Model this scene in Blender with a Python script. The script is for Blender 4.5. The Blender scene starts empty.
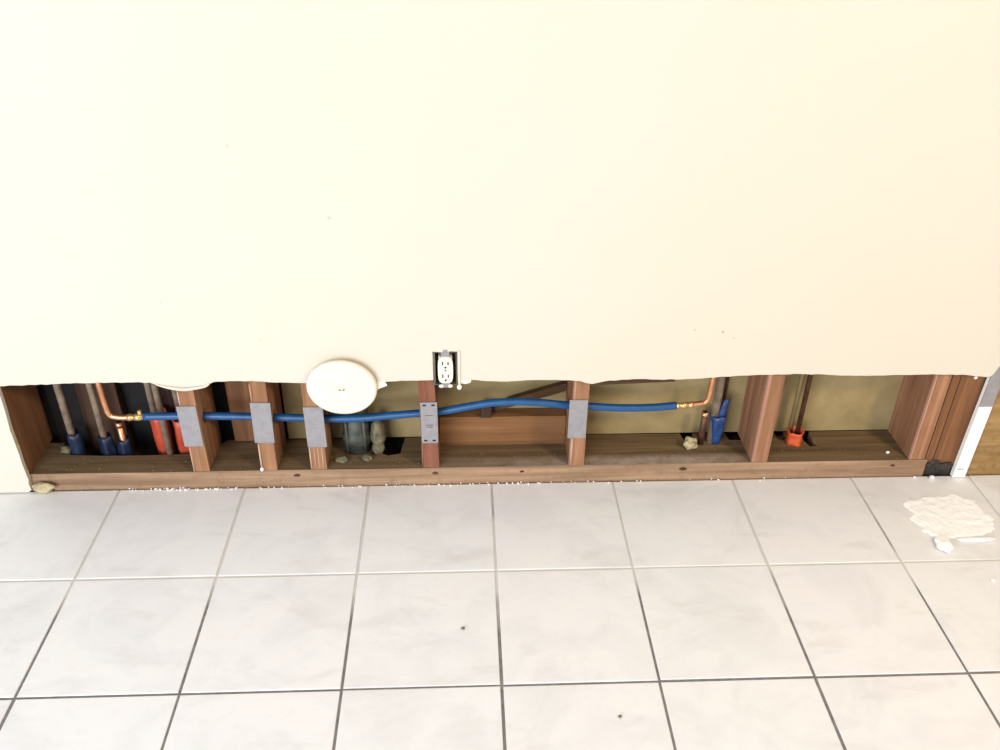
import bpy, bmesh, math, random
from mathutils import Vector, Matrix, noise

random.seed(7)
scene = bpy.context.scene
C = scene.collection

# ------------------------------------------------------------------ camera
cam_d = bpy.data.cameras.new('camera')
cam_d.sensor_fit = 'HORIZONTAL'
cam_d.sensor_width = 36.0
cam_d.lens = 880.18 * 36.0 / 1000.0
cam_d.clip_start = 0.02
cam = bpy.data.objects.new('camera', cam_d)
C.objects.link(cam)
r_ = Vector((0.99910567, -0.04082979, 0.01099061))
u_ = Vector((0.0123958, 0.53134017, 0.84706786))
f_ = Vector((0.04042535, 0.84617406, -0.5313711))
M = Matrix((r_, u_, -f_)).transposed().to_4x4()
M.translation = (0.84996, -1.72408, 1.39953)
cam.matrix_world = M
scene.camera = cam

# ------------------------------------------------------------------ light
world = bpy.data.worlds.new('room_daylight')
scene.world = world
world.use_nodes = True
bg = world.node_tree.nodes['Background']
bg.inputs['Color'].default_value = (0.97, 0.985, 1.0, 1)
bg.inputs['Strength'].default_value = 0.50

wl = bpy.data.lights.new('window_daylight', 'AREA')
wl.shape = 'RECTANGLE'; wl.size = 2.2; wl.size_y = 1.9
wl.energy = 150; wl.color = (0.87, 0.935, 1.0)
wlo = bpy.data.objects.new('window_daylight', wl); C.objects.link(wlo)
wlo.location = (-0.8, -3.45, 1.15)
wlo.rotation_euler = (Vector((0.6, 0.0, 0.3)) - wlo.location).to_track_quat('-Z', 'Y').to_euler()

ll = bpy.data.lights.new('warm_room_lamp', 'AREA')
ll.shape = 'DISK'; ll.size = 0.5; ll.energy = 62; ll.color = (1.0, 0.80, 0.52)
llo = bpy.data.objects.new('warm_room_lamp', ll); C.objects.link(llo)
llo.location = (3.0, -2.3, 2.5)
llo.rotation_euler = (Vector((2.2, 0.0, 0.7)) - llo.location).to_track_quat('-Z', 'Y').to_euler()

scene.view_settings.view_transform = 'Standard'
scene.view_settings.look = 'None'
scene.view_settings.gamma = 1.0
scene.view_settings.use_curve_mapping = False
scene.view_settings.exposure = -0.06

# ------------------------------------------------------------------ material helpers
def lin(c):
    return tuple(((v / 255.0) / 12.92 if v / 255.0 <= 0.04045 else ((v / 255.0 + 0.055) / 1.055) ** 2.4) for v in c) + (1.0,)

class NT:
    def __init__(s, name):
        s.m = bpy.data.materials.new(name); s.m.use_nodes = True
        s.t = s.m.node_tree; s.b = s.t.nodes['Principled BSDF']
    def n(s, typ, **kw):
        x = s.t.nodes.new(typ)
        for k, v in kw.items():
            if k in x.inputs: x.inputs[k].default_value = v
            else: setattr(x, k, v)
        return x
    def l(s, a, b): s.t.links.new(a, b)
    def ramp(s, fac, stops):
        r = s.n('ShaderNodeValToRGB')
        e = r.color_ramp.elements
        while len(e) < len(stops): e.new(0.5)
        for el, (p, c) in zip(e, stops): el.position = p; el.color = c
        s.l(fac, r.inputs[0]); return r.outputs[0]
    def coords(s, scale=(1, 1, 1), world=False):
        if world:
            src = s.n('ShaderNodeNewGeometry').outputs['Position']
        else:
            tc = s.n('ShaderNodeTexCoord'); oi = s.n('ShaderNodeObjectInfo')
            ml = s.n('ShaderNodeMath', operation='MULTIPLY'); s.l(oi.outputs['Random'], ml.inputs[0]); ml.inputs[1].default_value = 17.0
            ad = s.n('ShaderNodeVectorMath', operation='ADD')
            s.l(tc.outputs['Object'], ad.inputs[0]); s.l(ml.outputs[0], ad.inputs[1]); src = ad.outputs[0]
        mp = s.n('ShaderNodeMapping'); mp.inputs['Scale'].default_value = scale
        s.l(src, mp.inputs['Vector']); return mp.outputs[0]
    def noise(s, vec, scale, detail=4, rough=0.55, dist=0.0):
        x = s.n('ShaderNodeTexNoise'); x.inputs['Scale'].default_value = scale
        x.inputs['Detail'].default_value = detail; x.inputs['Roughness'].default_value = rough
        x.inputs['Distortion'].default_value = dist
        s.l(vec, x.inputs['Vector']); return x.outputs['Fac']
    def mix(s, fac, a, b, blend='MIX'):
        x = s.n('ShaderNodeMix', data_type='RGBA', blend_type=blend)
        for v, i in ((fac, 0), (a, 6), (b, 7)):
            if hasattr(v, 'is_linked'): s.l(v, x.inputs[i])
            else: x.inputs[i].default_value = v
        return x.outputs[2]
    def bump(s, h, strength=0.3, dist=0.002):
        x = s.n('ShaderNodeBump'); x.inputs['Strength'].default_value = strength; x.inputs['Distance'].default_value = dist
        s.l(h, x.inputs['Height']); s.l(x.outputs[0], s.b.inputs['Normal'])
    def done(s, col=None, rough=0.7, metal=0.0, spec=None):
        if col is not None:
            if hasattr(col, 'is_linked'): s.l(col, s.b.inputs['Base Color'])
            else: s.b.inputs['Base Color'].default_value = col
        s.b.inputs['Roughness'].default_value = rough; s.b.inputs['Metallic'].default_value = metal
        if spec is not None: s.b.inputs['Specular IOR Level'].default_value = spec
        return s.m

def wood(name, dark, light, axis, rough=0.8, dirt=None, bump=0.35):
    dark = tuple(int(v * 0.90) for v in dark); light = tuple(int(v * 0.90) for v in light)
    m = NT(name)
    sc = [46, 46, 46]; sc[axis] = 2.2
    v = m.coords(tuple(sc))
    a = m.noise(v, 1.0, 5, 0.6, 0.6)
    col = m.ramp(a, [(0.30, lin(dark)), (0.68, lin(light))])
    v2 = m.coords((1, 1, 1))
    b = m.noise(v2, 9, 4)
    col = m.mix(m.ramp(b, [(0.35, (0, 0, 0, 1)), (0.75, (0.35, 0.35, 0.35, 1))]), col, lin(dark))
    if dirt:
        d = m.noise(v2, 38, 5, 0.7)
        col = m.mix(m.ramp(d, [(0.52, (0, 0, 0, 1)), (0.66, (0.6, 0.6, 0.6, 1))]), col, lin(dirt))
    m.bump(a, bump, 0.0015)
    return m.done(col, rough, spec=0.25)

def mottle(name, c1, c2, scale=30, rough=0.6, metal=0.0, bump=0.0, spec=None):
    m = NT(name); v = m.coords()
    a = m.noise(v, scale, 5, 0.6)
    col = m.ramp(a, [(0.32, lin(c1)), (0.68, lin(c2))])
    if bump: m.bump(a, bump, 0.002)
    return m.done(col, rough, metal, spec)

MAT = {}
# painted drywall with faint orange-peel and a few small scuffs
m = NT('painted_drywall'); v = m.coords(world=True)
peel = m.noise(v, 160, 3, 0.5)
blot = m.noise(v, 1.3, 3, 0.5)
col = m.ramp(blot, [(0.3, lin((213, 205, 192))), (0.7, lin((212, 203, 187)))])
pos = m.n('ShaderNodeNewGeometry').outputs['Position']
for (x, z, rr, k) in ((1.434, 0.432, 0.0042, .55), (1.3696, 0.438, 0.003, .4), (1.462, 0.416, 0.003, .35), (0.577, 0.710, 0.005, .35), (0.393, 0.860, 0.005, .25), (0.20, 0.52, 0.004, .25), (0.40, 0.425, 0.003, .3)):
    ds = m.n('ShaderNodeVectorMath', operation='DISTANCE'); m.l(pos, ds.inputs[0]); ds.inputs[1].default_value = (x, -0.0127, z)
    mr = m.n('ShaderNodeMapRange'); m.l(ds.outputs['Value'], mr.inputs[0])
    mr.inputs[1].default_value = rr * 0.4; mr.inputs[2].default_value = rr; mr.inputs[3].default_value = k; mr.inputs[4].default_value = 0
    col = m.mix(mr.outputs[0], col, lin((140, 125, 100)))
m.bump(peel, 0.12, 0.001)
MAT['paint'] = m.done(col, 0.75, spec=0.25)
MAT['gypsum'] = mottle('gypsum', (190, 174, 140), (226, 212, 182), 60, 0.9, bump=0.5)
MAT['scrap'] = mottle('torn_drywall_paper', (150, 134, 98), (206, 190, 152), 55, 0.9, bump=0.6)
MAT['plaster'] = mottle('white_plaster', (247, 246, 247), (254, 253, 253), 70, 0.9, bump=0.3)

# tile
m = NT('ceramic_tile'); v = m.coords(); vw = m.coords(world=True)
a = m.noise(v, 7, 6, 0.6, 0.8)
col = m.ramp(a, [(0.30, lin((222, 221, 223))), (0.55, lin((232, 231, 233))), (0.75, lin((234, 232, 232)))])
b = m.noise(v, 42, 5, 0.65)
col = m.mix(m.ramp(b, [(0.55, (0, 0, 0, 1)), (0.75, (0.25, 0.25, 0.25, 1))]), col, lin((216, 209, 204)))
vs = m.coords((3.0, 9.0, 1.0), world=True)
sm = m.noise(vs, 1.6, 5, 0.6, 0.5)
col = m.mix(m.ramp(sm, [(0.56, (0, 0, 0, 1)), (0.74, (0.38, 0.38, 0.38, 1))]), col, lin((196, 192, 190)))
m.bump(a, 0.08, 0.002)
MAT['tile'] = m.done(col, 0.42, spec=0.35)
# grout: grey, powdered pale with plaster dust in places
m = NT('grout'); vw = m.coords(world=True)
a = m.noise(vw, 60, 4)
col = m.ramp(a, [(0.3, lin((112, 108, 107))), (0.7, lin((140, 135, 132)))])
d = m.noise(vw, 2.6, 3, 0.6)
sep = m.n('ShaderNodeSeparateXYZ'); m.l(m.n('ShaderNodeNewGeometry').outputs['Position'], sep.inputs[0])
mr = m.n('ShaderNodeMapRange'); m.l(sep.outputs[1], mr.inputs[0])
mr.inputs[1].default_value = -0.50; mr.inputs[2].default_value = -0.31; mr.inputs[3].default_value = -0.22; mr.inputs[4].default_value = 0.20
ad = m.n('ShaderNodeMath', operation='ADD'); m.l(d, ad.inputs[0]); m.l(mr.outputs[0], ad.inputs[1])
col = m.mix(m.ramp(ad.outputs[0], [(0.45, (0, 0, 0, 1)), (0.62, (0.8, 0.8, 0.8, 1))]), col, lin((222, 218, 213)))
MAT['grout'] = m.done(col, 0.95, spec=0.1)

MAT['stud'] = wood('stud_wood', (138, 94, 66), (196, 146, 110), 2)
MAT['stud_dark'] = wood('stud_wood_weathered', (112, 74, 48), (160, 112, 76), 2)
MAT['stud_red'] = wood('stud_wood_red', (124, 76, 58), (170, 114, 90), 2)
# bottom plate: sawn tan face, darker top, grey dust swept into one bay
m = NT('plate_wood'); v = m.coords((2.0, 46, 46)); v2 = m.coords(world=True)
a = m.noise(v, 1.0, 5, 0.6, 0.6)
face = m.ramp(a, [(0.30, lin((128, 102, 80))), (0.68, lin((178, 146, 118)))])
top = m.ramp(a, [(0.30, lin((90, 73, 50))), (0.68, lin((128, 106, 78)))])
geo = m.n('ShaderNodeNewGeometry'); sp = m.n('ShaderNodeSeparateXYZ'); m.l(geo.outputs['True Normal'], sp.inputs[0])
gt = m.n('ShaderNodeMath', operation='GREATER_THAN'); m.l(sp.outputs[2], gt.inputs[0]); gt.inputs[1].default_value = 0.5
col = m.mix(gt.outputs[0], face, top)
d = m.noise(v2, 34, 5, 0.7)
col = m.mix(m.ramp(d, [(0.52, (0, 0, 0, 1)), (0.68, (0.5, 0.5, 0.5, 1))]), col, lin((128, 100, 76)))
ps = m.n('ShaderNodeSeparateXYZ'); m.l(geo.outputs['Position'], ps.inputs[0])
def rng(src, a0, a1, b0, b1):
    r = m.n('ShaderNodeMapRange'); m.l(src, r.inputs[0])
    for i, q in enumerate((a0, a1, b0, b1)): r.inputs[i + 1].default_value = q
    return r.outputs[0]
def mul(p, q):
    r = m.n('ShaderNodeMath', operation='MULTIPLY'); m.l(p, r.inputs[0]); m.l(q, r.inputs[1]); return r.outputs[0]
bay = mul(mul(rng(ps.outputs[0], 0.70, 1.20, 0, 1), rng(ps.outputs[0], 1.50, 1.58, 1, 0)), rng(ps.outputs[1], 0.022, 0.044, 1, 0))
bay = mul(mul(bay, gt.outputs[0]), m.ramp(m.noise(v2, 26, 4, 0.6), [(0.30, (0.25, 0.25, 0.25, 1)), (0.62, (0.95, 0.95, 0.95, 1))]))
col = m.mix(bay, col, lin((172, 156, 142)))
m.bump(a, 0.4, 0.0015)
MAT['plate'] = m.done(col, 0.85, spec=0.2)
MAT['block'] = wood('blocking_wood', (122, 82, 50), (168, 120, 80), 0)
MAT['lath'] = wood('lath_wood', (70, 50, 36), (112, 80, 56), 0)
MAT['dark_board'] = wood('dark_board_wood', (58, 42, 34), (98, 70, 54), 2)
MAT['splinter'] = wood('pale_splinter_wood', (196, 150, 120), (232, 198, 172), 2)
MAT['lit_edge'] = wood('lit_edge_wood', (176, 128, 106), (210, 164, 140), 2)  # paler stud tone that paints light on the left corners
MAT['osb'] = wood('plywood', (150, 116, 70), (196, 162, 110), 0, dirt=(116, 88, 54))
MAT['backing'] = mottle('gypsum_backing_paper', (140, 121, 81), (166, 145, 103), 10, 0.9, bump=0.1)
MAT['light_stop'] = mottle('black_light_stop', (28, 25, 25), (44, 39, 37), 20, 0.95)
MAT['slab'] = mottle('dirty_slab', (52, 44, 36), (86, 74, 62), 25, 0.95, bump=0.4)
MAT['copper'] = mottle('bright_copper', (206, 140, 104), (228, 172, 132), 40, 0.38, 0.85)
MAT['copper_old'] = mottle('tarnished_copper', (126, 108, 92), (164, 144, 124), 45, 0.6, 0.15)
MAT['copper_dark'] = mottle('dark_copper', (70, 46, 34), (110, 76, 56), 45, 0.55, 0.3)
MAT['brass'] = mottle('brass', (216, 176, 110), (240, 208, 150), 50, 0.35, 0.8)
MAT['pex'] = mottle('blue_pex', (20, 72, 120), (30, 88, 142), 20, 0.4)
MAT['blue_film'] = mottle('blue_film', (26, 52, 100), (44, 76, 134), 30, 0.4)
MAT['blue_film_shaded'] = mottle('shaded_blue_film', (14, 25, 48), (26, 42, 72), 30, 0.5)  # darker copy of the blue film, cavity shade put into the colour
MAT['red_film'] = mottle('orange_red_film', (200, 78, 40), (224, 104, 60), 30, 0.45)
MAT['red_film_dull'] = mottle('dull_red_film', (176, 62, 42), (204, 88, 62), 30, 0.45)  # duller red for the left sleeves
MAT['galv'] = mottle('galvanised_steel', (142, 139, 143), (156, 152, 155), 60, 0.6, 0.15)
MAT['galv_box'] = mottle('galvanised_box', (84, 80, 70), (122, 116, 104), 90, 0.5, 0.4)
MAT['slot'] = NT('dark_slot').done(lin((34, 28, 24)), 0.8)
MAT['ivory'] = mottle('white_plastic', (232, 222, 204), (238, 229, 212), 20, 0.45)
MAT['ivory_dirty'] = mottle('paint_spattered_white', (222, 214, 196), (246, 240, 226), 200, 0.6)
MAT['iron'] = mottle('cast_iron', (48, 52, 50), (92, 94, 86), 35, 0.55, 0.2, bump=0.4)
MAT['mortar'] = mottle('grey_green_mortar', (80, 76, 58), (130, 124, 98), 45, 0.95, bump=0.8)
MAT['tar'] = mottle('black_tar', (26, 23, 21), (58, 52, 47), 60, 0.6, bump=0.6)
MAT['bead_white'] = mottle('corner_bead_paint', (246, 243, 235), (252, 250, 245), 50, 0.6)

# ------------------------------------------------------------------ mesh helpers
def link(name, bm, mat, parent=None, smooth=False, origin=None):
    bmesh.ops.recalc_face_normals(bm, faces=bm.faces[:])
    vs = bm.verts
    if origin is None:
        x0 = min(v.co.x for v in vs); x1 = max(v.co.x for v in vs)
        y0 = min(v.co.y for v in vs); y1 = max(v.co.y for v in vs)
        origin = Vector(((x0 + x1) / 2, (y0 + y1) / 2, min(v.co.z for v in vs)))
    origin = Vector(origin)
    for v in vs: v.co -= origin
    me = bpy.data.meshes.new(name); bm.to_mesh(me); bm.free()
    if smooth:
        for p in me.polygons: p.use_smooth = True
    me.materials.append(MAT[mat])
    o = bpy.data.objects.new(name, me); C.objects.link(o)
    if parent is not None:
        o.parent = parent
        o.location = origin - parent_loc(parent)
    else:
        o.location = origin
    return o

def parent_loc(p):
    v = Vector(p.location)
    while p.parent: p = p.parent; v = v + Vector(p.location)
    return v

def tag(o, label, cat=None, group=None, kind=None):
    o['label'] = label
    if cat: o['category'] = cat
    if group: o['group'] = group
    if kind: o['kind'] = kind
    return o

def empty(name, loc, label, cat, group=None):
    o = bpy.data.objects.new(name, None); C.objects.link(o)
    o.empty_display_size = 0.03; o.location = loc
    return tag(o, label, cat, group)

def box(bm, x0, x1, y0, y1, z0, z1, bev=0.0, seg=1):
    r = bmesh.ops.create_cube(bm, size=1.0)
    for v in r['verts']:
        v.co = Vector((x0 if v.co.x < 0 else x1, y0 if v.co.y < 0 else y1, z0 if v.co.z < 0 else z1))
    if bev:
        es = set(e for v in r['verts'] for e in v.link_edges)
        bmesh.ops.bevel(bm, geom=list(es), offset=bev, segments=seg, affect='EDGES', profile=0.5)
    return bm

def extrude(bm, loops, axis, a0, a1):
    """fill outer loop + holes (2-D points) and extrude along axis from a0 to a1"""
    def to3(p, a):
        if axis == 0: return (a, p[0], p[1])
        if axis == 1: return (p[0], a, p[1])
        return (p[0], p[1], a)
    edges = []; rings = []
    for lp in loops:
        vs = [bm.verts.new(to3(p, a0)) for p in lp]
        rings.append(vs)
        for i in range(len(vs)): edges.append(bm.edges.new((vs[i], vs[(i + 1) % len(vs)])))
    res = bmesh.ops.triangle_fill(bm, edges=edges, use_beauty=True, use_dissolve=False)
    faces = [g for g in res['geom'] if isinstance(g, bmesh.types.BMFace)]
    top = {}
    for vs in rings:
        for v in vs:
            c = list(v.co); c[axis] = a1; top[v] = bm.verts.new(c)
    for f in faces: bm.faces.new([top[v] for v in reversed(f.verts)])
    for vs in rings:
        n = len(vs)
        for i in range(n):
            a, b = vs[i], vs[(i + 1) % n]
            bm.faces.new((a, b, top[b], top[a]))
    return bm

def tube(bm, pts, rad, seg=14, caps=True):
    pts = [Vector(p) for p in pts]; n = len(pts)
    rads = rad if isinstance(rad, (list, tuple)) else [rad] * n
    rings = []; up = None
    for i, p in enumerate(pts):
        t = (pts[min(i + 1, n - 1)] - pts[max(i - 1, 0)]).normalized()
        if up is None:
            up = Vector((0, 0, 1)) if abs(t.z) < 0.9 else Vector((0, -1, 0))
        s = t.cross(up).normalized(); up = s.cross(t).normalized()
        rings.append([bm.verts.new(p + rads[i] * (math.cos(2 * math.pi * k / seg) * s + math.sin(2 * math.pi * k / seg) * up)) for k in range(seg)])
    for i in range(n - 1):
        for k in range(seg):
            bm.faces.new((rings[i][k], rings[i][(k + 1) % seg], rings[i + 1][(k + 1) % seg], rings[i + 1][k]))
    if caps:
        bm.faces.new(rings[0][::-1]); bm.faces.new(rings[-1])
    return bm

def spline(pts, sub=6):
    P = [Vector(p) for p in pts]; out = []
    for i in range(len(P) - 1):
        p0 = P[max(i - 1, 0)]; p1 = P[i]; p2 = P[i + 1]; p3 = P[min(i + 2, len(P) - 1)]
        for k in range(sub):
            t = k / sub
            out.append(0.5 * ((2 * p1) + (-p0 + p2) * t + (2 * p0 - 5 * p1 + 4 * p2 - p3) * t * t + (-p0 + 3 * p1 - 3 * p2 + p3) * t ** 3))
    out.append(P[-1]); return out

def lump(bm, c, size, sub=2, amp=0.35, freq=2.2, seed=0):
    r = bmesh.ops.create_icosphere(bm, subdivisions=sub, radius=1.0)
    for v in r['verts']:
        d = 1 + amp * noise.noise(v.co * freq + Vector((seed * 3.1, seed * 1.7, seed)))
        v.co = Vector(c) + Vector((v.co.x * size[0], v.co.y * size[1], v.co.z * size[2])) * d
    return bm

def ngon2(cx, cy, r, n=18):
    return [(cx + r * math.cos(2 * math.pi * k / n), cy + r * math.sin(2 * math.pi * k / n)) for k in range(n)]

# ------------------------------------------------------------------ floor and tiles
T = 0.3048; YR = -0.3077; G = 0.0056
bm = box(bmesh.new(), -2.2, 3.7, -4.3, 0.20, -0.05, -0.008)
slab = link('floor', bm, 'slab'); tag(slab, 'floor of large pale ceramic tiles with grey grout joints', 'floor', kind='structure')
bm = box(bmesh.new(), -2.19, 3.69, -4.28, -0.0054, -0.0078, -0.0022)
link('grout', bm, 'grout', slab)
# one shared tile mesh: eased top edge
bm = bmesh.new(); h = (T - G) / 2
lv = []
for (s, z) in ((h, -0.0075), (h, -0.0012), (h - 0.0007, -0.0003), (h - 0.0022, 0.0)):
    lv.append([bm.verts.new((sx * s, sy * s, z)) for sx, sy in ((-1, -1), (1, -1), (1, 1), (-1, 1))])
for a, b in zip(lv, lv[1:]):
    for k in range(4): bm.faces.new((a[k], a[(k + 1) % 4], b[(k + 1) % 4], b[k]))
bm.faces.new(lv[-1]); bm.faces.new(lv[0][::-1])
tile0 = None
for j in range(0, 9):
    for i in range(-7, 12):
        x = (i + 0.5) * T + random.uniform(-.0006, .0006); y = YR + T / 2 - j * T + random.uniform(-.0006, .0006)
        z = random.uniform(-.0004, .0003)
        if tile0 is None:
            tile0 = link('tile', bm, 'tile', slab, origin=(0, 0, 0)); t = tile0
        else:
            t = tile0.copy(); C.objects.link(t)
        t.location = Vector((x, y, z)) - Vector(slab.location)

# ------------------------------------------------------------------ wall: drywall sheet with ragged cut lower edge
edge = [(-0.203, 0.3115), (-0.16, 0.313), (-0.118, 0.3136), (-0.08, 0.3155), (-0.04, 0.3164), (0.049, 0.3177), (0.10, 0.3172), (0.138, 0.316), (0.152, 0.309), (0.169, 0.3035), (0.19, 0.2985),
        (0.2126, 0.2963), (0.235, 0.2985), (0.2586, 0.3024), (0.268, 0.309), (0.279, 0.3156), (0.34, 0.3174), (0.389, 0.3153), (0.43, 0.312), (0.474, 0.3099), (0.57, 0.310), (0.679, 0.3109), (0.73, 0.3125), (0.7785, 0.3136),
        (0.7785, 0.389), (0.8345, 0.3885), (0.8345, 0.312), (0.8627, 0.3123), (0.932, 0.3071), (0.98, 0.3085), (1.036, 0.3097), (1.08, 0.308), (1.1175, 0.3057), (1.132, 0.300), (1.146, 0.297), (1.163, 0.301),
        (1.1875, 0.306), (1.257, 0.3091), (1.30, 0.307), (1.34, 0.3065), (1.39, 0.308), (1.433, 0.3106), (1.48, 0.314), (1.527, 0.3161), (1.58, 0.317), (1.633, 0.3173), (1.70, 0.314), (1.753, 0.3114), (1.82, 0.3105), (1.885, 0.3109),
        (1.95, 0.312), (1.993, 0.3107), (2.04, 0.308), (2.08, 0.3025), (2.12, 0.305), (2.30, 0.308), (3.7, 0.308)]
outer = [(-2.2, 0.004), (-0.215, 0.004), (-0.2065, 0.012), (-0.2085, 0.03), (-0.2055, 0.042), (-0.2075, 0.09), (-0.2065, 0.12), (-0.2080, 0.19), (-0.2045, 0.24), (-0.2035, 0.288)]
fine = []
for a, b in zip(edge, edge[1:]):
    n = max(1, int(abs(b[0] - a[0]) / 0.012)) if b[0] < 2.1 else 1
    for k in range(n):
        t = k / n; fine.append((a[0] + (b[0] - a[0]) * t, a[1] + (b[1] - a[1]) * t + (random.uniform(-.0011, .0011) if 0 < k else 0)))
fine.append(edge[-1])
outer += fine + [(3.7, 2.44), (-2.2, 2.44)]
bm = extrude(bmesh.new(), [outer], 1, -0.0127, -0.0011)
wall = link('wall_front', bm, 'paint'); tag(wall, 'cream painted drywall with its bottom strip cut away', 'wall', kind='structure')
bm = extrude(bmesh.new(), [[(p[0], p[1] + 0.0006) for p in outer]], 1, -0.0109, -0.0002)
link('gypsum_core', bm, 'gypsum', wall)
# curled paper flap under the cover plate and by the outlet
def prism(pts, y0, y1):
    return extrude(bmesh.new(), [pts], 1, y0, y1)
link('paper_flap', prism([(0.630, 0.312), (0.668, 0.311), (0.672, 0.300), (0.655, 0.293), (0.640, 0.281), (0.628, 0.285)], -0.0135, -0.0108), 'ivory_dirty', wall)
link('paper_flap', prism([(0.842, 0.3135), (0.866, 0.3150), (0.864, 0.3065), (0.852, 0.303), (0.843, 0.305)], -0.0150, -0.0110), 'ivory_dirty', wall)
link('paint_ridge', box(bmesh.new(), 0.8352, 0.8415, -0.0160, -0.0128, 0.297, 0.392, 0.0012), 'paint', wall)

cp = spline([(0.150, -0.0135, 0.3120), (0.169, -0.0145, 0.3055), (0.190, -0.0155, 0.3010), (0.2126, -0.0158, 0.2985), (0.236, -0.0152, 0.3010), (0.2586, -0.0142, 0.3050), (0.270, -0.0135, 0.3120)], 5)
link('paper_curl', tube(bmesh.new(), cp, [0.002 + 0.0022 * math.sin(math.pi * k / (len(cp) - 1)) for k in range(len(cp))], 10), 'paint', wall, True)

# far face of the stud wall and top plate
bm = box(bmesh.new(), 0.396, 3.7, 0.130, 0.143, 0.050, 2.44)
tag(link('wall_back', bm, 'backing'), 'tan unpainted back of the far drywall behind the studs', 'wall', kind='structure')
bm = box(bmesh.new(), -2.2, 3.7, 0.185, 0.195, -0.008, 2.44)  # added sheet: keeps light out, its black stands for the dark void
tag(link('wall_back', bm, 'light_stop'), 'added black sheet stopping light in the open gaps behind the pipes', 'wall', kind='structure')  # added light stop, not part of the real back wall
tag(link('wall_top', box(bmesh.new(), -2.2, 3.7, -0.0127, 0.195, 2.44, 2.48), 'stud'), 'wooden top plate above the wall studs', 'wall', kind='structure')

# ------------------------------------------------------------------ bottom plate (notched where pipes come up)
PZ = 0.049; PD = 0.128
pl = [(-0.245, 0.0), (-0.10, 0.001), (0.10, -0.001), (0.35, 0.0005), (0.6, -0.0012), (0.9, 0.0), (1.2, 0.0012), (1.5, -0.0005), (1.75, 0.0), (2.016, -0.0008),
      (2.016, 0.066), (2.0, PD), (1.756, PD), (1.757, 0.064), (1.736, 0.062), (1.728, 0.088), (1.722, PD), (1.688, PD), (1.684, 0.092), (1.664, 0.094), (1.66, PD),
      (1.578, PD), (1.575, 0.094), (1.535, 0.096), (1.53, PD), (1.446, PD), (1.443, 0.098), (1.416, 0.096), (1.412, PD),
      (0.695, PD), (0.686, 0.060), (0.655, 0.052), (0.640, 0.062), (0.634, PD), (0.24, PD), (0.20, 0.085), (0.17, 0.072), (0.05, 0.069), (-0.06, 0.070), (-0.155, 0.077), (-0.17, PD), (-0.245, PD)]
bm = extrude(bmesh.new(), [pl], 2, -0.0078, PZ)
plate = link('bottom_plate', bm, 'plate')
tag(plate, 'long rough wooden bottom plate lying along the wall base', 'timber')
for (x, r) in ((0.435, 0.006), (0.775, 0.006), (0.99, 0.004), (1.395, 0.007), (1.93, 0.005)):   # knots
    b = bmesh.new(); lump(b, (x, -0.0006, 0.033), (r * 1.5, 0.0022, r * 0.8), 1, 0.3, 3, x)
    link('knot', b, 'lath', plate)

# ------------------------------------------------------------------ studs
HOLE = {}
def pexz(x):
    pts = PEX
    for a, b in zip(pts, pts[1:]):
        if a[0] <= x <= b[0]:
            t = (x - a[0]) / (b[0] - a[0]); return a[1] + t * (b[1] - a[1])
    return 0.19
PEX = [(0.0819, 0.1856), (0.167, 0.1858), (0.2497, 0.1841), (0.3326, 0.1812), (0.4276, 0.1766), (0.5232, 0.172), (0.5955, 0.1722), (0.6684, 0.1783), (0.7291, 0.1832), (0.7897, 0.1882),
       (0.8505, 0.2002), (0.911, 0.2109), (0.9715, 0.2143), (1.0323, 0.2104), (1.0935, 0.2025), (1.1599, 0.1965), (1.2291, 0.1915), (1.303, 0.1912), (1.3666, 0.196)]
PY = 0.042
def stud(x0, x1, mat, label, hole=False, y1=0.128, z0=PZ, lean=0.0, y0=0.0):
    b = bmesh.new()
    prof = [(y0 + .0015, z0), (y1, z0), (y1, 2.44), (y0 + .0015, 2.44), (y0, 2.438), (y0, z0 + .001)]
    loops = [prof]
    if hole: loops.append(ngon2(PY, pexz((x0 + x1) / 2), 0.0185))
    extrude(b, loops, 0, x0, x1)
    for v in b.verts: v.co.x += lean * (v.co.z - z0)
    return tag(link('wall_stud', b, mat), label, 'stud', 'wall studs in the cut opening')

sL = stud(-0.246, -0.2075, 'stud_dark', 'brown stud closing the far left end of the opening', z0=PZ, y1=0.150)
sA = stud(0.1885, 0.2255, 'stud', 'stud with grey nail plate just right of the orange pipe sleeves', True)
sB = stud(0.3525, 0.3895, 'stud', 'stud with grey nail plate and pale dripped edge, left of the round cover', True, lean=0.012)
sC = stud(0.4725, 0.5105, 'stud', 'stud under the left side of the round white cover', True)
sD = stud(0.7465, 0.7855, 'stud_red', 'reddish stud directly below the electrical outlet', True, lean=-0.022)
sE = stud(1.1065, 1.1435, 'stud', 'stud with nail plate at the middle right of the blue pipe', True)
sF = stud(1.5655, 1.6050, 'stud', 'bare stud between the blue and the orange pipe sleeves', False)
sG = stud(1.9680, 2.0075, 'stud', 'lit stud at the right end, leftmost of the joined studs', False)
sH = stud(2.0125, 2.0310, 'stud_dark', 'narrow dark brown stud squeezed between two studs at right end', False, z0=0.028, y0=0.003)
sI = stud(2.0330, 2.0925, 'stud_dark', 'wide dark brown stud beside the white corner bead', False, z0=0.028, y0=0.002)
link('nail_head', lump(bmesh.new(), (2.068, 0.0015, 0.292), (0.005, 0.003, 0.005), 1, 0.1), 'bead_white', sI)

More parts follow.
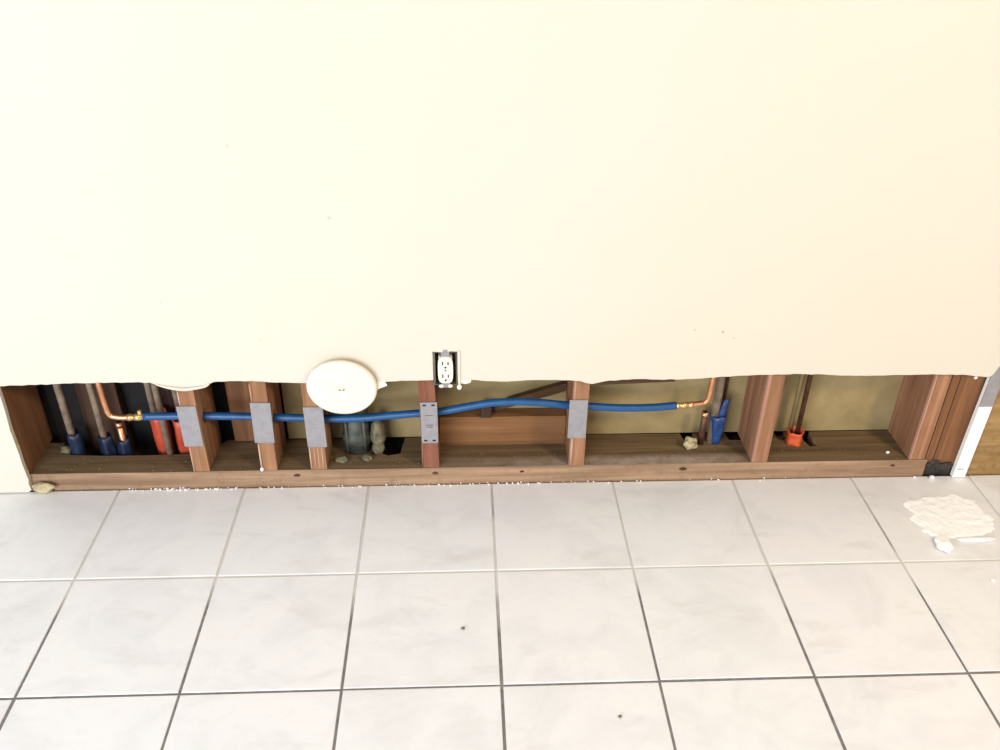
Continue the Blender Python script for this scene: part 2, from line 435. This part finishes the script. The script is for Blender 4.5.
def sliver(par, pts, r, mat='splinter'):
    link('pale_edge', tube(bmesh.new(), pts, r, 6), mat, par, True)
sliver(sB, [(0.3555, -0.0005, 0.30), (0.3552, -0.001, 0.252)], 0.0018)
sliver(sB, [(0.3540, -0.0005, 0.131), (0.3530, -0.001, 0.085), (0.3530, -0.002, 0.058)], 0.0022)
b = lump(bmesh.new(), (0.353, -0.003, 0.0555), (0.0042, 0.003, 0.0058), 2, .3); link('paint_drip', b, 'plaster', sB)
sliver(sA, [(0.1895, -0.0005, 0.285), (0.1892, -0.001, 0.246)], 0.002)
sliver(sA, [(0.1895, -0.0005, 0.126), (0.1892, -0.001, 0.052)], 0.002)
sliver(sE, [(1.1105, 0.000, 0.133), (1.1100, -0.001, 0.10), (1.1105, -0.0015, 0.054)], [0.0028, 0.0034, 0.0026])
sliver(sD, [(0.7455, 0.000, 0.123), (0.7453, -0.001, 0.056)], 0.0018, 'stud')
for x in (0.484, 0.4925, 0.5025):
    sliver(sC, [(x, -0.0003, 0.116), (x + .0008, -0.0008, 0.08), (x, -0.0003, 0.054)], 0.0017, 'splinter')
sliver(sC, [(0.4738, 0.000, 0.117), (0.4735, -0.0008, 0.054)], 0.0022)
def lit_edge(par, xa, xb, za, zb):  # pale strip on a stud corner, light on the edge put into colour
    b = bmesh.new(); n = 12; q = []
    for k in range(n + 1):
        z = za + (zb - za) * k / n; w = xb - xa + random.uniform(-.0007, .0007)
        q.append([b.verts.new((xa - .0008, .006, z)), b.verts.new((xa - .0006, .0010, z)), b.verts.new((xa + .002, -.0006, z)), b.verts.new((xa + w, -.0004, z)), b.verts.new((xa + w, .006, z))])
    for p, c in zip(q, q[1:]):
        for k in range(5): b.faces.new((p[k], p[(k + 1) % 5], c[(k + 1) % 5], c[k]))
    b.faces.new(q[0][::-1]); b.faces.new(q[-1])
    link('lit_edge_strip', b, 'lit_edge', par)
lit_edge(sF, 1.5655, 1.5730, PZ + .002, 0.40)
lit_edge(sG, 1.9680, 1.9725, PZ + .002, 0.40)
lit_edge(sE, 1.1065, 1.1115, PZ + .002, 0.40)

# boards at the back of the left cavity
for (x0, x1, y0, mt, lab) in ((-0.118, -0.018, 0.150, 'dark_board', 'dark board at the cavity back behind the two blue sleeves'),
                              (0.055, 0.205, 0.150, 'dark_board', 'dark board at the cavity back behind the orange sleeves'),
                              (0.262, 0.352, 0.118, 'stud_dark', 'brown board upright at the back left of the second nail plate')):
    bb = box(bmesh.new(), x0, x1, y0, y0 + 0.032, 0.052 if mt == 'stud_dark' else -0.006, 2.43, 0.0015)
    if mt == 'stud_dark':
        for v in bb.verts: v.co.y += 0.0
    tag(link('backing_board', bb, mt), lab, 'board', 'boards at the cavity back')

# blocking between the outlet stud and the next one, lath brace, wood block
bm = box(bmesh.new(), 0.7855, 1.1055, 0.090, 0.128, PZ, 0.136, 0.0012)
tag(link('blocking_board', bm, 'block'), 'orange brown blocking board on edge behind the blue pipe', 'board')
bm = bmesh.new()
extrude(bm, [[(0.900, 0.139), (0.930, 0.139), (1.104, 0.197), (1.104, 0.220), (0.965, 0.174)]], 1, 0.112, 0.128)
tag(link('lath_brace', bm, 'lath'), 'thin dark diagonal lath rising right behind the blue pipe', 'lath')
bm = bmesh.new()
extrude(bm, [[(1.150, 0.282), (1.345, 0.290), (1.345, 0.330), (1.150, 0.330)]], 1, 0.004, 0.012)
tag(link('lath_strip', bm, 'lath'), 'thin dark lath strip peeking out under the drywall edge', 'lath')
bm = box(bmesh.new(), 0.889, 0.917, 0.085, 0.110, 0.1362, 0.172, 0.002)
tag(link('wood_block', bm, 'dark_board'), 'small dark wood block standing on the blocking board', 'block')

# ------------------------------------------------------------------ nail plates
def nail_plate(x0, x1, z0, z1, label, punched=False, rot=0.0, mat='galv'):
    b = bmesh.new()
    box(b, x0, x1, -0.0030, -0.0016, z0, z1, 0.0004)
    cx, cz = (x0 + x1) / 2, (z0 + z1) / 2
    o = link('nail_plate', b, mat, origin=(cx, -0.0016, z0)); tag(o, label, 'nail plate', 'nail plates on the studs')
    w = x1 - x0
    if punched:
        for z in (z0 + 0.008, z1 - 0.008):
            for fx in (0.24, 0.76):
                link('prong_slot', box(bmesh.new(), x0 + w * fx - .004, x0 + w * fx + .004, -0.0036, -0.0028, z - .0022, z + .0022), 'slot', o)
        for z in (cz + 0.022, cz - 0.006, cz - 0.012):
            link('emboss_line', box(bmesh.new(), x0 + w * .28, x0 + w * .72, -0.0035, -0.0029, z - .0008, z + .0008), 'galv_box', o)
    for z in (z0 + 0.0012, z1 - 0.0012):      # pressed-in prong stubs at each end
        for k in range(5):
            x = x0 + w * (0.12 + 0.19 * k)
            link('prong', box(bmesh.new(), x - .0022, x + .0022, -0.0036, -0.0022, z - .0011, z + .0011), mat, o)
    if rot: o.rotation_euler = (0, rot, 0)
    return o
nail_plate(0.1795, 0.2245, 0.1275, 0.2430, 'grey nail plate on the stud beside the orange sleeves')
nail_plate(0.3465, 0.3935, 0.1345, 0.2500, 'grey nail plate on the pale-edged stud, second from left', rot=0.03)
nail_plate(0.4710, 0.5170, 0.1195, 0.2360, 'grey nail plate touching the lower left of the round cover')
nail_plate(0.7450, 0.7850, 0.1265, 0.2450, 'punched nail plate below the electrical outlet', True)
nail_plate(1.0980, 1.1420, 0.1350, 0.2460, 'grey nail plate nearest the right end of the blue pipe')

# ------------------------------------------------------------------ blue water line with copper ends
line = empty('water_line', (0.0819, PY, 0.1856), 'blue plastic water line running through the studs with copper ends', 'pipe')
pts = spline([(x, PY, z) for x, z in PEX], 6)
link('blue_tube', tube(bmesh.new(), pts, 0.0096, 16), 'pex', line, True)
def elbow(par, pts, r, mat):
    link('copper_elbow', tube(bmesh.new(), spline(pts, 6), r, 14), mat, par, True)
elbow(line, [(-0.0042, PY, 0.62), (-0.0040, PY, 0.40), (-0.0037, PY, 0.28), (-0.001, PY, 0.210), (0.001, PY, 0.197), (0.006, PY, 0.189), (0.018, PY, 0.1855), (0.030, PY, 0.184), (0.050, PY, 0.1838)], 0.0074, 'copper')
link('brass_fitting', tube(bmesh.new(), [(0.044, PY, 0.1838), (0.052, PY, 0.1840), (0.0525, PY, 0.1840), (0.060, PY, 0.1845), (0.0605, PY, 0.1845), (0.074, PY, 0.1850), (0.0745, PY, 0.185), (0.0815, PY, 0.1855)],
     [0.009, 0.009, 0.0075, 0.0075, 0.0095, 0.0095, 0.008, 0.008], 14), 'brass', line, True)
link('crimp_tab', box(bmesh.new(), 0.070, 0.078, PY - .004, PY + .004, 0.193, 0.204, 0.001), 'brass', line)
elbow(line, [(1.385, PY, 0.197), (1.404, PY, 0.198), (1.425, PY, 0.2005), (1.436, PY, 0.203), (1.4425, PY, 0.211), (1.445, PY, 0.222), (1.4462, PY, 0.25), (1.4472, PY, 0.30), (1.4472, PY, 0.62)], 0.0068, 'copper')
link('brass_fitting', tube(bmesh.new(), [(1.3660, PY, 0.1960), (1.374, PY, 0.1965), (1.3745, PY, 0.1965), (1.380, PY, 0.1967), (1.3805, PY, 0.1967), (1.392, PY, 0.1972), (1.3925, PY, 0.1972), (1.397, PY, 0.1975), (1.3975, PY, 0.1975), (1.409, PY, 0.1985)],
     [0.0085, 0.0085, 0.0065, 0.0065, 0.0085, 0.0085, 0.0065, 0.0065, 0.0082, 0.0082], 14), 'brass', line, True)

# ------------------------------------------------------------------ vertical pipes with film sleeves
def film(x, y, z0, z1, r0, r1, seed, jag=0.007, seg=18, rows=9):
    b = bmesh.new(); rings = []
    for j in range(rows):
        t = j / (rows - 1); ring = []
        for k in range(seg):
            a = 2 * math.pi * k / seg
            nz = noise.noise(Vector((math.cos(a) * 1.6 + seed * 5.3, math.sin(a) * 1.6, t * 3 + seed)))
            r = (r0 + (r1 - r0) * t) * (1 + 0.20 * nz + 0.09 * math.sin(a * 5 + seed))
            z = z0 + (z1 - z0) * t + (jag * nz * t)
            ring.append(b.verts.new((x + r * math.cos(a), y + r * math.sin(a), z)))
        rings.append(ring)
    for j in range(rows - 1):
        for k in range(seg):
            b.faces.new((rings[j][k], rings[j][(k + 1) % seg], rings[j + 1][(k + 1) % seg], rings[j + 1][k]))
    # inner wall so that the film has thickness
    inner = []
    for ring in (rings[-1], rings[0]):
        inner.append([b.verts.new((x + (v.co.x - x) * 0.86, y + (v.co.y - y) * 0.86, v.co.z)) for v in ring])
    for k in range(seg):
        n = (k + 1) % seg
        b.faces.new((rings[-1][k], rings[-1][n], inner[0][n], inner[0][k]))
        b.faces.new((inner[0][k], inner[0][n], inner[1][n], inner[1][k]))
        b.faces.new((inner[1][k], inner[1][n], rings[0][n], rings[0][k]))
    return b

def pipe(x, y, z0, z1, r, mat, label, sleeve=None, cap=False, group='pipes standing in the cut opening', lean=0.0):
    o = empty('water_pipe', (x, y, z0), label, 'pipe', group)
    pp = [(x, y, z0), (x + lean * .5 * (z1 - z0), y, (z0 + z1) / 2), (x + lean * (z1 - z0), y, z1)]
    link('pipe_tube', tube(bmesh.new(), pp, r, 14), mat, o, True)
    if sleeve:
        sx, sz0, sz1, r0, r1, sm, sd = sleeve
        link('plastic_sleeve', film(x + sx, y, sz0, sz1, r0, r1, sd), sm, o, True)
    if cap:
        link('pipe_cap', tube(bmesh.new(), [(x, y, z1 - 0.012), (x, y, z1 + 0.002)], r * 1.18, 14), 'copper', o, True)
        link('pipe_mouth', tube(bmesh.new(), [(x, y, z1 + 0.0021), (x, y, z1 + 0.003)], r * 0.8, 14), 'slot', o)
    return o
BZ = -0.0075
pipe(-0.130, 0.098, BZ, 0.9, 0.0085, 'copper_old', 'tarnished pipe in a blue sleeve, leftmost in the opening', (0.005, BZ, 0.100, 0.017, 0.0150, 'blue_film_shaded', 1))
pipe(-0.053, 0.098, BZ, 0.9, 0.0080, 'copper_old', 'tarnished pipe in a blue sleeve beside the left copper elbow', (0.003, BZ, 0.092, 0.020, 0.0150, 'blue_film_shaded', 2))
pipe(-0.007, 0.097, BZ, 0.130, 0.0080, 'copper', 'short capped copper stub below the left copper elbow', (0.0, BZ, 0.082, 0.020, 0.0145, 'blue_film_shaded', 3), cap=True)
pipe(0.079, 0.112, BZ, 0.9, 0.0085, 'copper_old', 'tarnished pipe in the left orange sleeve', (0.010, BZ, 0.146, 0.020, 0.0215, 'red_film_dull', 4))
pipe(0.1085, 0.079, BZ, 0.9, 0.0080, 'copper_old', 'bare tarnished pipe standing between two orange sleeves')
pipe(0.1450, 0.103, BZ, 0.9, 0.0085, 'copper_old', 'tarnished pipe in an orange sleeve beside the leftmost nail plate', (-0.002, BZ, 0.140, 0.019, 0.021, 'red_film_dull', 5))
pR = pipe(1.484, 0.090, PZ, 0.9, 0.0108, 'copper_old', 'thick tarnished pipe in the crumpled blue sleeve at right', (0.010, PZ, 0.135, 0.0135, 0.0215, 'blue_film', 6))
b = bmesh.new()
rows = []
for j, (x, z, w) in enumerate(((1.497, 0.118, 0.012), (1.500, 0.145, 0.0095), (1.503, 0.168, 0.009), (1.506, 0.186, 0.0085))):
    rows.append([b.verts.new((x - w, 0.079 - 0.001 * j, z)), b.verts.new((x, 0.074 + 0.001 * j, z + .001)), b.verts.new((x + w, 0.080, z)), b.verts.new((x + w, 0.0835, z)), b.verts.new((x, 0.0785, z)), b.verts.new((x - w, 0.083, z))])
for a, c in zip(rows, rows[1:]):
    for k in range(6): b.faces.new((a[k], a[(k + 1) % 6], c[(k + 1) % 6], c[k]))
b.faces.new(rows[0][::-1]); b.faces.new(rows[-1])
link('sleeve_flap', b, 'blue_film', pR, True)
pipe(1.5090, 0.119, PZ, 0.9, 0.0055, 'copper_dark', 'thin dark pipe just right of the thick pipe in the blue sleeve')
pipe(1.4555, 0.082, PZ, 0.146, 0.0078, 'copper_dark', 'short open copper stub left of the crumpled blue sleeve', cap=True)
pipe(1.7035, 0.082, PZ, 0.9, 0.0062, 'copper_dark', 'dark pipe in a short orange sleeve near the right end', (-0.005, PZ, 0.086, 0.0205, 0.0205, 'red_film', 8))
pipe(1.6900, 0.098, PZ, 0.9, 0.0050, 'backing', 'thin tan pipe just behind the dark pipe near the right end')

# ------------------------------------------------------------------ drain behind the round cover
dr = empty('drain_pipe', (0.585, 0.070, PZ), 'grey cast iron drain pipe behind the round white cover', 'pipe')
b = tube(bmesh.new(), [(0.578, 0.090, PZ), (0.578, 0.090, 0.075), (0.578, 0.090, 0.0755), (0.578, 0.090, 0.095), (0.578, 0.090, 0.105), (0.578, 0.090, 0.9)], [0.034, 0.034, 0.0375, 0.0375, 0.033, 0.033], 24)
link('pipe_tube', b, 'iron', dr, True)
b = tube(bmesh.new(), [(0.578, 0.060, 0.300), (0.578, 0.022, 0.300), (0.578, 0.0215, 0.300), (0.578, 0.004, 0.300)], [0.03, 0.03, 0.036, 0.036], 20)
link('cleanout_neck', b, 'iron', dr, True)
for x in (0.556, 0.600):
    link('casting_rib', tube(bmesh.new(), [(x, 0.060, 0.056), (x, 0.059, 0.150)], 0.004, 8), 'iron', dr, True)
b = bmesh.new()
lump(b, (0.632, 0.084, 0.098), (0.017, 0.026, 0.050), 3, .35, 2.0, 4)
lump(b, (0.632, 0.066, 0.066), (0.016, 0.020, 0.016), 2, .3, 2.2, 9)
tag(link('mortar_lump', b, 'mortar', smooth=True), 'grey green mortar lump crusted beside the drain pipe', 'mortar')
for i, (x, y, sx, lab) in enumerate(((0.543, 0.030, 0.016, 'broken mortar piece lying left of the drain pipe foot'), (0.605, 0.034, 0.013, 'broken mortar piece lying right of the drain pipe foot'))):
    b = lump(bmesh.new(), (x, y, PZ + .007), (sx, 0.010, 0.008), 2, .5, 2.5, i + 20)
    tag(link('mortar_piece', b, 'mortar'), lab, 'mortar')

# ------------------------------------------------------------------ round cover plate (tilted a little, top standing off the wall)
cv = empty('cover_plate', (0.570, -0.020, 0.222), 'round white plastic cleanout cover plate overlapping the cut edge', 'cover')
b = bmesh.new(); R = 0.0800
prof = [(R - .001, 0.008), (R, 0.004), (R, 0.0), (R - .0015, -0.0035), (R - 0.005, -0.0055), (R - 0.010, -0.0060), (R - 0.013, -0.0050), (R - 0.020, -0.0052), (0.05, -0.0060), (0.03, -0.0066), (0.010, -0.0066), (0.0075, -0.0052)]
seg = 64; rings = [[b.verts.new((r * math.cos(2 * math.pi * k / seg), y, r * math.sin(2 * math.pi * k / seg))) for k in range(seg)] for r, y in prof]
for a, c in zip(rings, rings[1:]):
    for k in range(seg): b.faces.new((a[k], a[(k + 1) % seg], c[(k + 1) % seg], c[k]))
b.faces.new(rings[0][::-1]); b.faces.new(rings[-1])
bmesh.ops.recalc_face_normals(b, faces=b.faces[:])
me = bpy.data.meshes.new('disc'); b.to_mesh(me); b.free(); me.materials.append(MAT['ivory'])
for p in me.polygons: p.use_smooth = True
disc = bpy.data.objects.new('disc', me); C.objects.link(disc); disc.parent = cv
tilt = math.radians(10)
disc.location = (0, -0.004, 0.0790); disc.rotation_euler = (tilt, 0, 0)
b = tube(bmesh.new(), [(0, -0.0045, 0), (0, -0.0062, 0)], 0.0062, 16); me = bpy.data.meshes.new('screw'); b.to_mesh(me); b.free(); me.materials.append(MAT['ivory_dirty'])
scw = bpy.data.objects.new('screw', me); C.objects.link(scw); scw.parent = disc
for sx, rz in ((-0.0042, 0.6), (0.0042, -0.6)):
    b = box(bmesh.new(), -0.0030, 0.0030, -0.0072, -0.0058, -0.0012, 0.0012); me = bpy.data.meshes.new('screw_slot'); b.to_mesh(me); b.free(); me.materials.append(MAT['galv_box'])
    o = bpy.data.objects.new('screw_slot', me); C.objects.link(o); o.parent = disc; o.location = (sx, 0, 0.001); o.rotation_euler = (0, rz, 0)

# ------------------------------------------------------------------ duplex outlet in its open box
oc = (0.8070, 0.3420)
ot = empty('electrical_outlet', (oc[0], 0.0, 0.298), 'uncovered white duplex outlet in its open metal box', 'outlet')
b = bmesh.new()
x0, x1, z0, z1 = 0.7818, 0.8325, 0.2990, 0.3870
box(b, x0, x0 + .0018, -0.0110, 0.050, z0, z1); box(b, x1 - .0018, x1, -0.0110, 0.050, z0, z1)
box(b, x0 + .0018, x1 - .0018, -0.0110, 0.050, z0, z0 + .0018); box(b, x0 + .0018, x1 - .0018, -0.0110, 0.050, z1 - .0018, z1)
box(b, x0 + .0018, x1 - .0018, 0.0482, 0.050, z0 + .0018, z1 - .0018)
box(b, 0.7790, x0 + .0022, -0.0116, -0.0108, z0, z1)
link('metal_box', b, 'galv_box', ot)
b = bmesh.new()
box(b, oc[0] - .0095, oc[0] + .0095, -0.0125, -0.0112, oc[1] - .050, oc[1] + .050, 0.0004)
link('mounting_strap', b, 'galv', ot)
b = bmesh.new(); box(b, oc[0] - .0155, oc[0] + .0155, -0.0110, 0.018, oc[1] - .0325, oc[1] + .0325, 0.002); link('device_body', b, 'ivory', ot)
w2, h2 = 0.0172, 0.0345
outline = []
for k in range(40):
    a = 2 * math.pi * k / 40; s, c_ = math.sin(a), math.cos(a)
    outline.append((oc[0] + w2 * math.copysign(abs(c_) ** 0.45, c_), oc[1] + h2 * math.copysign(abs(s) ** 0.6, s)))
fb = extrude(bmesh.new(), [outline], 1, -0.0172, -0.0126)
face = link('face_plate', fb, 'ivory', ot)
for dz in (0.0165, -0.0175):
    sock = link('socket', tube(bmesh.new(), [(oc[0], -0.0170, oc[1] + dz), (oc[0], -0.0182, oc[1] + dz)], 0.0145, 24), 'ivory', ot)
    for sx, hh in ((-0.0063, 0.0048), (0.0063, 0.0040)):
        link('slot', box(bmesh.new(), oc[0] + sx - .0014, oc[0] + sx + .0014, -0.0187, -0.0180, oc[1] + dz + .0025 - hh, oc[1] + dz + .0025 + hh), 'slot', sock)
    link('ground_hole', tube(bmesh.new(), [(oc[0], -0.0180, oc[1] + dz - .0085), (oc[0], -0.0187, oc[1] + dz - .0085)], 0.0026, 10), 'slot', sock)
link('centre_screw', tube(bmesh.new(), [(oc[0], -0.0170, oc[1]), (oc[0], -0.0186, oc[1])], 0.0028, 12), 'galv', ot)
for sx in (-0.0105, 0.0105):
    link('plaster_ear', lump(bmesh.new(), (oc[0] + sx, -0.0140, 0.2975), (0.0060, 0.0025, 0.0048), 2, 0.15), 'ivory_dirty', ot, True)
link('plaster_ear', lump(bmesh.new(), (oc[0], -0.0135, 0.3905), (0.0055, 0.0022, 0.0035), 2, 0.15), 'galv', ot, True)
link('plaster_ear', lump(bmesh.new(), (0.838, -0.0180, 0.2965), (0.0058, 0.0022, 0.0075), 2, 0.15), 'ivory_dirty', ot, True)

# ------------------------------------------------------------------ right end: corner bead, tar, plywood
bd = empty('corner_bead', (2.103, -0.014, 0.0), 'white corner bead strip with bare grey metal top at right', 'corner bead')
def beadpart(name, za, zb, mat, tip=False):
    f = lambda z: 2.0865 + (z - 0.017) * 0.020
    w = 0.0325
    pts = [(f(za), za), (f(za) + w, za), (f(zb) + w, zb)]
    if tip: pts += [(f(zb) + w - .006, zb + 0.012), (f(zb) + 0.014, zb + 0.033), (f(zb) + .006, zb + 0.010)]
    pts += [(f(zb), zb)]
    link(name, extrude(bmesh.new(), [pts], 1, -0.0150, -0.0129), mat, bd)
beadpart('painted_strip', 0.002, 0.218, 'bead_white'); beadpart('bare_metal', 0.2182, 0.300, 'galv', True)
link('return_edge', extrude(bmesh.new(), [[(2.0865, 0.002), (2.0880, 0.002), (2.0940, 0.300), (2.0925, 0.300)]], 1, -0.0128, -0.0020), 'bead_white', bd)
link('crack', box(bmesh.new(), 2.0915, 2.108, -0.0156, -0.0148, 0.0275, 0.0295), 'galv_box', bd)
b = bmesh.new()
box(b, 2.018, 2.085, 0.000, 0.120, -0.0076, 0.0275)
tag(link('bottom_plate', b, 'tar'), 'blackened stub of bottom plate under the dark right studs', 'timber')
b = bmesh.new(); lump(b, (2.035, -0.002, 0.034), (0.018, 0.006, 0.014), 2, .5, 3, 2); lump(b, (2.062, -0.003, 0.028), (0.022, 0.005, 0.012), 2, .5, 3, 5)
tag(link('tar_smear', b, 'tar'), 'black tar smear at the foot of the dark right studs', 'tar')
b = box(bmesh.new(), 2.121, 3.7, 0.001, 0.013, -0.0076, 0.320)
tag(link('plywood_panel', b, 'osb'), 'yellowish brown plywood panel right of the corner bead', 'panel')

# ------------------------------------------------------------------ debris
# powdery plaster patch on the tiles
po = [(1.932, -0.089), (1.958, -0.094), (1.985, -0.083), (2.02, -0.084), (2.053, -0.0733), (2.082, -0.093), (2.1023, -0.1014), (2.100, -0.135), (2.1154, -0.1678), (2.103, -0.19), (2.0871, -0.2165), (2.06, -0.226), (2.0274, -0.232), (1.995, -0.232),
      (1.966, -0.238), (1.945, -0.229), (1.9244, -0.2153), (1.924, -0.19), (1.9089, -0.1694), (1.925, -0.14), (1.915, -0.11)]
cx = sum(p[0] for p in po) / len(po); cy = sum(p[1] for p in po) / len(po)
b = bmesh.new(); N = 120; lvls = 14; rings = []
def rad(a):
    best = 0.09
    d = Vector((math.cos(a), math.sin(a)))
    for p, q in zip(po, po[1:] + po[:1]):
        ax, ay, bx_, by_ = p[0] - cx, p[1] - cy, q[0] - cx, q[1] - cy
        den = d.x * (by_ - ay) - d.y * (bx_ - ax)
        if abs(den) < 1e-9: continue
        t = (ax * (by_ - ay) - ay * (bx_ - ax)) / den; s = (ax * d.y - ay * d.x) / den
        if t > 0 and 0 <= s <= 1: best = t
    return best
step = 0.0032; gv = {}
def depth(x, y):                      # 0 at the rim, growing inwards
    a = math.atan2(y - cy, x - cx)
    rr = rad(a) * (1 + 0.07 * noise.noise(Vector((x * 70, y * 70, 1.0))) + 0.05 * noise.noise(Vector((x * 190, y * 190, 2.0))))
    return 1 - math.hypot(x - cx, y - cy) / rr
cells = [(i, j) for i in range(-44, 45) for j in range(-44, 45) if depth(cx + (i + .5) * step, cy + (j + .5) * step) > 0]
cset = set(cells)
for (i, j) in cells:
    q = []
    for (a, c) in ((i, j), (i + 1, j), (i + 1, j + 1), (i, j + 1)):
        if (a, c) not in gv:
            x, y = cx + a * step, cy + c * step
            rim = not all((a + da, c + dc) in cset for da in (-1, 0) for dc in (-1, 0))
            h = 0.0016 + 0.0012 * noise.noise(Vector((x * 70, y * 70, 0))) + 0.0010 * noise.noise(Vector((x * 180, y * 180, 4)))
            gv[(a, c)] = b.verts.new((x + random.uniform(-.0006, .0006), y + random.uniform(-.0006, .0006), -0.0006 if rim else max(0.0006, h)))
        q.append(gv[(a, c)])
    b.faces.new(q)
tag(link('plaster_patch', b, 'plaster', smooth=True), 'powdery white plaster patch spilled on the tile at right', 'plaster')
b = lump(bmesh.new(), (1.945, -0.262, 0.0068), (0.020, 0.026, 0.0068), 2, .35, 2, 3)
tag(link('plaster_chunk', b, 'plaster'), 'white plaster chunk on the near left rim of the plaster patch', 'plaster')
b = lump(bmesh.new(), (2.030, -0.2440, 0.0038), (0.046, 0.007, 0.0038), 2, .4, 2, 8)
tag(link('plaster_chunk', b, 'plaster'), 'long low plaster ridge along the near rim of the plaster patch', 'plaster')

# crumpled drywall scrap at lower left corner of the opening
b = lump(bmesh.new(), (-0.178, -0.0115, 0.0150), (0.024, 0.009, 0.0150), 3, .5, 1.8, 11)
tag(link('drywall_scrap', b, 'scrap', smooth=True), 'crumpled tan drywall scrap at the lower left opening corner', 'scrap')
b = lump(bmesh.new(), (1.424, 0.062, PZ + .015), (0.017, 0.015, 0.016), 3, .5, 1.9, 13)
tag(link('plaster_chunk', b, 'scrap', smooth=True), 'crumpled pale lump on the plate left of the copper stub', 'plaster')
b = lump(bmesh.new(), (-0.158, 0.098, PZ - .004), (0.014, 0.012, 0.014), 2, .5, 2.6, 15)
for v in b.verts: v.co.z = max(v.co.z, -0.0076)
for v in b.verts: v.co.z += 0.0
tag(link('mortar_piece', b, 'mortar'), 'pale mortar piece wedged in the far left cavity corner', 'mortar')
for i, (x, y, z, s, lab) in enumerate(((1.925, 0.028, PZ, 0.0058, 'white chip on the plate near the lit right stud'), (2.033, -0.016, 0.0, 0.008, 'white chip on the tile under the black tar'),
                                      (1.990, -0.012, 0.0, 0.0045, 'small white chip on the tile left of the tar'), (0.8407, -0.472, 0.0, 0.0045, 'grey grit crumb on the middle tile'),
                                      (1.130, -0.691, 0.0, 0.004, 'grey grit crumb on a near tile right of centre'), (2.005, -0.372, 0.0, 0.005, 'white crumb on the tile in front of the plaster patch'))):
    b = lump(bmesh.new(), (x, y, z + s * .6), (s, s * .8, s * .6), 1, .3, 2, i)
    tag(link('plaster_chip', b, 'mortar' if 'grit' in lab else 'plaster'), lab, 'chip')
# crumbs in the joint between plate and tiles
b = bmesh.new(); rg = random.Random(3)
def crumb(x, y, z, s):
    r = bmesh.ops.create_icosphere(b, subdivisions=1, radius=1.0)
    k = [rg.uniform(.6, 1.3) for _ in range(3)]
    for v in r['verts']:
        q = rg.uniform(.8, 1.2); v.co = Vector((x + v.co.x * s * k[0] * q, y + v.co.y * s * k[1] * q, z + v.co.z * s * .7 * q + s * .6))
for k in range(150):
    x = rg.choice((rg.uniform(0.02, 0.30), rg.uniform(0.10, 0.24), rg.uniform(-0.15, 1.3), rg.uniform(0, 2.0)))
    crumb(x, rg.uniform(-0.012, -0.002), 0.0, rg.uniform(0.0010, 0.0030))
tag(link('plaster_crumbs', b, 'plaster'), 'white plaster crumbs scattered along the plate and tile joint', 'crumbs', kind='stuff')
b = bmesh.new()
for k in range(220):
    crumb(rg.uniform(-0.14, 1.95), rg.uniform(0.004, 0.060), PZ, rg.uniform(0.0008, 0.0022))
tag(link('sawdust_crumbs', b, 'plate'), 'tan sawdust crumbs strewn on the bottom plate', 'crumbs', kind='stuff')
